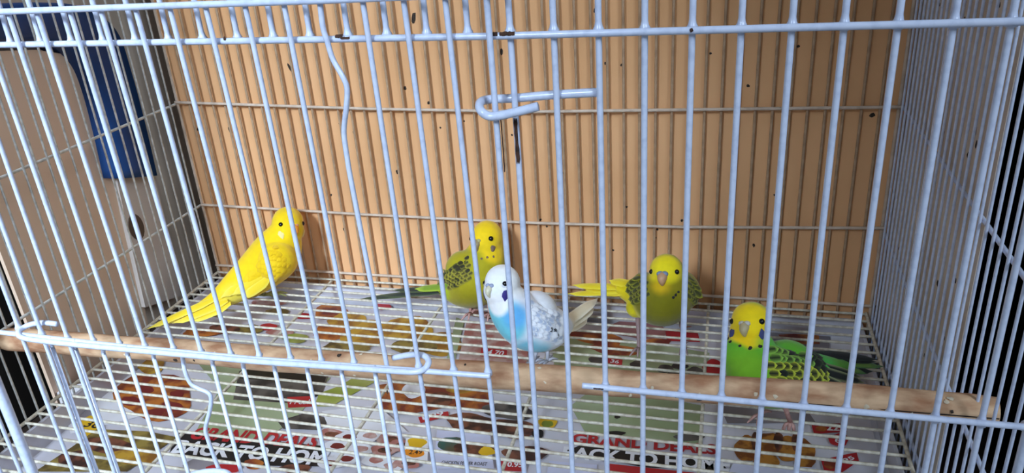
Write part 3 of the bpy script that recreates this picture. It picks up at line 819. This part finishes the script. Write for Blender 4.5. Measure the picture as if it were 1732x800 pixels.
g.long_feathers([((1366, 612, .466), (1402, 646, .470), .0042, prim2, TOWARD), ((1360, 622, .464), (1420, 655, .470), .0060, prim, TOWARD), ((1365, 630, .463), (1440, 660, .472), .0062, prim, TOWARD),
                 ((1370, 622, .467), (1464, 648, .482), .0062, prim, TOWARD), ((1372, 616, .470), (1458, 638, .484), .0060, prim, TOWARD), ((1350, 640, .462), (1405, 664, .466), .0062, prim2, TOWARD), ((1378, 640, .464), (1448, 668, .474), .0060, prim, TOWARD)], 'flight_feather')
g.long_feathers([((1375, 596, .483), (1486, 608, .500), .0060, tailk, FN), ((1385, 600, .485), (1484, 612, .501), .0062, tailk, FN), ((1400, 612, .488), (1497, 620, .503), .0055, tailg, FN), ((1400, 622, .489), (1478, 628, .499), .0062, tailk, FN), ((1395, 612, .487), (1470, 632, .497), .0055, tailg, FN)])
gw = on_z(1336, 720, 0.0)
fb = MB().tube([at(1322, 668, .470), at(1330, 695, .468), gw + Vector((0, 0, .0028))], 0, 8, rs=[.0026, .0016, .0014])
for dx, s2 in ((-.0030, 1), (-.0006, 1), (.0016, 1), (.0004, -1)):
    fb.tube([gw + Vector((0, 0, .0026)), gw + Vector((dx, -s2 * .0024, .0022)), gw + Vector((dx * 1.3, -s2 * .0034, -.0004)), gw + Vector((dx * 1.3, -s2 * .0018, -.0026))], 0, 7, rs=[.0012, .0012, .0011, .0005])
fb.obj('foot', SKIN_PINK, g.root)
g.foot((1290, 660, .470), (1286, 700), -RIGHT + TOWARD)

# --- white and blue budgerigar
w = Bird('white and sky-blue budgerigar standing in the middle of the cage floor',
         [(850, 476, .541, .0116), (851, 495, .542, .0120), (868, 525, .546, .0165), (893, 548, .551, .0185), (924, 558, .560, .0150), (950, 551, .572, .0085), (962, 545, .580, .0055)],
         [(905, 612), (925, 612)], ((849, 480, .541), .0125, (-.66, -.12, .74), (.05, 1, 0)),
         [(905, 530, .556, .0165), (930, 550, .560, .0140)], (226, 228, 238))
w.paint(at(848, 548, .532), .0175, (112, 196, 214), .004)
w.paint(at(900, 590, .545), .0130, (120, 192, 216), .004)
w.paint(at(872, 535, .533), .0085, (96, 168, 222), .004)
w.paint(at(855, 478, .541), .0150, (238, 238, 240), .003)
w.paint(at(842, 514, .533), .0085, (238, 236, 238), .002)
w.paint(at(918, 540, .546), .0170, (228, 230, 238), .004)
w.paint(at(960, 545, .578), .0085, (226, 214, 190), .003)
w.finish()
w.face((150, 160, 190), (206, 200, 176), ring=False, eyer=.0020, cere_s=1.0, beak_s=.8, cheek=(52, 40, 120))
for e in (1, -1):
    P, n = w.near(w.hp(.62, .06, .86 * e)); splat('eye_ring', P + n * .00002, n, .0027, mat('grey_eye_ring', (206, 208, 218), .8), w.root)
cv1 = blade_data('c_covert', C_(236, 238, 246), C_(214, 218, 232), edge=.5)
cv2 = blade_data('c_covert_grey', C_(168, 180, 206), C_(226, 230, 240), edge=.4)
cvk = blade_data('c_covert_dark', C_(40, 44, 56), C_(214, 220, 232), edge=.45)
cc = [0]
def cpick(u, v, i, j):
    return cvk if (i, j) in ((5, 4), (6, 5), (6, 4)) else (cv2 if random.random() < .22 else cv1)
w.wing(((884, 500), (944, 532), (944, 578), (892, 566)), 7, 8, cpick, .0070, base_rgb=(210, 214, 226), nlift=.10)
pw = blade_data('c_primary', C_(214, 218, 230), C_(238, 240, 246), edge=.5, point=1.3)
w.long_feathers([((918, 540, .541), (955, 566, .556), .0070, pw, TOWARD), ((912, 552, .540), (950, 578, .553), .0070, pw, TOWARD), ((905, 560, .540), (946, 584, .550), .0070, pw, TOWARD)], 'flight_feather')
tw = blade_data('c_tail', C_(226, 212, 182), C_(236, 228, 208), edge=.5, point=1.6)
w.long_feathers([((948, 552, .566), (1012, 503, .612), .0095, tw, FN), ((950, 556, .566), (1006, 520, .606), .0095, tw, FN), ((944, 546, .566), (1000, 522, .604), .0100, tw, FN), ((955, 560, .566), (994, 538, .598), .0090, tw, FN)])
w.foot((908, 590, .553), (903, 612), TOWARD - RIGHT, mat('grey_bird_skin', (170, 168, 178), .6)); w.foot((926, 590, .556), (926, 610), TOWARD - RIGHT, mat('grey_bird_skin', (170, 168, 178), .6))

# --- yellow-green budgerigar against the back wires
y = Bird('yellow-headed olive budgerigar behind the white one, against the back wires',
         [(824, 398, .617, .0120), (824, 418, .618, .0128), (818, 446, .620, .0182), (807, 472, .624, .0214), (784, 488, .630, .0150), (752, 488, .634, .0066)],
         [(795, 526), (828, 528)], ((823, 404, .616), .0128, (-.58, -.14, .80), (0, 1, 0)),
         [(785, 455, .620, .0150)], (166, 154, 22))
y.paint(at(822, 398, .617), .0175, (240, 200, 18), .003)
y.paint(at(836, 424, .606), .0100, (232, 196, 22), .003)
y.paint(at(800, 505, .620), .0160, (150, 140, 14), .006)
y.paint(at(762, 488, .630), .0095, (170, 190, 30), .003)
y.finish()
y.face((176, 168, 110), (150, 132, 96), [(.80, -1.05, .50, .0010), (.90, -1.15, .20, .0009), (.62, -1.0, .85, .0010)], (110, 84, 70), eyes=(1, -1), eyer=.0021)
for e in (1,):
    P, n = y.near(y.hp(.55, -.55, .80)); splat('cheek_patch', P + n * .00005, n, .0024, mat('cheek_brown', (120, 96, 84), .8), y.root, 1.2)
bs = blade_data('b_scallop', C_(58, 52, 22), C_(160, 150, 46), edge=.34)
bk = blade_data('b_scallop_dark', C_(44, 40, 22), C_(120, 116, 40), edge=.45)
y.wing(((794, 430), (754, 464), (764, 486), (802, 470)), 6, 7, lambda u, v, i, j: bk if v < .2 or random.random() < .2 else bs, .0066, base_rgb=(110, 108, 36))
tg = blade_data('b_tail_green', C_(120, 150, 40), C_(170, 190, 60), edge=.5, point=1.5)
tk = blade_data('b_tail_dark', C_(44, 50, 44), C_(84, 92, 60), edge=.6, point=1.5)
bp_ = blade_data('b_primary', C_(52, 52, 36), C_(130, 136, 60), edge=.6, point=1.4)
y.long_feathers([((764, 484, .622), (700, 489, .640), .0075, tg, FN), ((758, 488, .628), (662, 491, .648), .0060, tk, FN), ((758, 490, .628), (606, 507, .660), .0062, tk, FN), ((760, 492, .627), (640, 501, .652), .0060, tk, FN)])
y.long_feathers([((780, 462, .612), (738, 482, .628), .0060, bp_, TOWARD), ((786, 474, .610), (742, 488, .626), .0060, tg, TOWARD)], 'flight_feather')
y.foot((795, 508, .628), (796, 529), TOWARD - RIGHT * .5); y.foot((826, 508, .626), (828, 530), TOWARD - RIGHT * .5)

# --- yellow and olive budgerigar right of the middle
d = Bird('yellow and dark olive budgerigar with yellow tail pointing left, right of the middle',
         [(1127, 456, .540, .0108), (1128, 474, .541, .0118), (1127, 496, .546, .0188), (1116, 506, .552, .0192), (1088, 498, .562, .0125), (1055, 489, .570, .0066)],
         [(1079, 588), (1155, 586)], ((1127, 460, .540), .0118, (-.22, -.14, .96), (0, 1, 0)),
         [(1148, 492, .550, .0150), (1090, 482, .556, .0095), (1076, 520, .560, .0075)], (142, 130, 14))
d.paint(at(1120, 530, .535), .0175, (122, 116, 8), .006)
d.paint(d.hp(.3, .1, 0), .0118, (238, 216, 24), .0018)
d.paint(d.hp(.35, -.9, -.1), .0095, (240, 190, 14), .0018)
d.paint(at(1062, 490, .566), .0135, (232, 208, 20), .004)
d.paint(at(1082, 528, .558), .0105, (224, 206, 22), .004)
d.paint_fn(lambda P: ((96, 100, 28), smooth01(((P - at(1127, 480, .545)).dot(RIGHT) - .0075) / .003)) if (P - d.H).dot(UPv) < .2 and (P - at(1127, 480, .545)).dot(RIGHT) > .0055 and (P - d.H).length < .016 else None)
d.finish()
d.face((120, 138, 168), (196, 150, 112), [(.80, -1.18, .62, .0011), (.86, -1.32, .52, .0010), (.7, -1.05, .75, .0010)], cheek=None, eyes=(1, -1), cere_s=1.35, beak_s=1.15)
dk1 = blade_data('d_scallop', C_(52, 54, 22), C_(140, 138, 36), edge=.4)
d.wing(((1096, 452), (1066, 478), (1076, 512), (1100, 500)), 5, 5, lambda u, v, i, j: dk1, .0068, base_rgb=(80, 80, 30))
d.wing(((1162, 458), (1176, 480), (1172, 510), (1158, 500)), 4, 4, lambda u, v, i, j: dk1, .0068, base_rgb=(80, 80, 30))
ty = blade_data('d_tail', C_(236, 210, 24), C_(244, 226, 60), edge=.5, point=1.5)
d.long_feathers([((1062, 486, .562), (966, 482, .602), .0070, ty, FN), ((1062, 492, .562), (958, 497, .606), .0066, ty, FN), ((1060, 490, .563), (985, 488, .598), .0090, ty, FN), ((1066, 480, .560), (1030, 474, .575), .0080, ty, FN), ((1064, 494, .560), (1010, 496, .588), .0075, ty, FN)])
d.foot((1079, 535, .560), (1080, 588), TOWARD - RIGHT * .6, mat('dusky_bird_skin', (150, 124, 124), .6)); d.foot((1150, 525, .550), (1156, 584), TOWARD - RIGHT * .3, mat('dusky_bird_skin', (150, 124, 124), .6))

# --- plain yellow budgerigar in the back left corner
a_ = Bird('plain bright yellow budgerigar with long tail in the back left corner',
          [(487, 375, .667, .0130), (482, 396, .667, .0140), (466, 430, .668, .0208), (440, 456, .666, .0190), (405, 482, .662, .0140), (370, 506, .657, .0085), (335, 525, .652, .0050)],
          [(447, 499), (462, 496)], ((487, 380, .665), .0132, (.42, -.08, .90), (-.05, 1, 0)),
          [(470, 440, .656, .0165)], (240, 200, 14))
a_.paint(at(400, 505, .650), .012, (232, 208, 70), .006)
a_.paint(at(470, 400, .655), .012, (244, 206, 14), .006)
a_.finish()
a_.face((214, 150, 110), (226, 140, 40), cheek=(232, 212, 140), eyer=.0020)
ya = blade_data('a_covert', C_(242, 200, 12), C_(234, 188, 10), edge=.5)
yb = blade_data('a_primary', C_(240, 206, 40), C_(236, 214, 90), edge=.5, point=1.4)
a_.wing(((468, 412), (418, 470), (440, 496), (494, 448)), 7, 8, lambda u, v, i, j: ya, .0080, base_rgb=(236, 196, 14), nlift=.06)
a_.long_feathers([((450, 462, .650), (392, 500, .645), .0090, yb, TOWARD), ((456, 470, .650), (410, 505, .645), .0090, yb, TOWARD), ((440, 460, .650), (372, 505, .647), .0085, yb, TOWARD)], 'flight_feather')
a_.long_feathers([((375, 500, .650), (246, 561, .636), .0075, yb, FN), ((372, 506, .650), (262, 556, .640), .0080, yb, FN), ((385, 508, .648), (290, 548, .640), .0100, yb, FN), ((390, 512, .648), (320, 544, .641), .0110, yb, FN)])
a_.foot((447, 485, .668), (446, 499), RIGHT + TOWARD * .2, mat('green_grey_skin', (150, 150, 90), .6)); a_.foot((464, 482, .668), (464, 497), RIGHT + TOWARD * .2, mat('green_grey_skin', (150, 150, 90), .6))
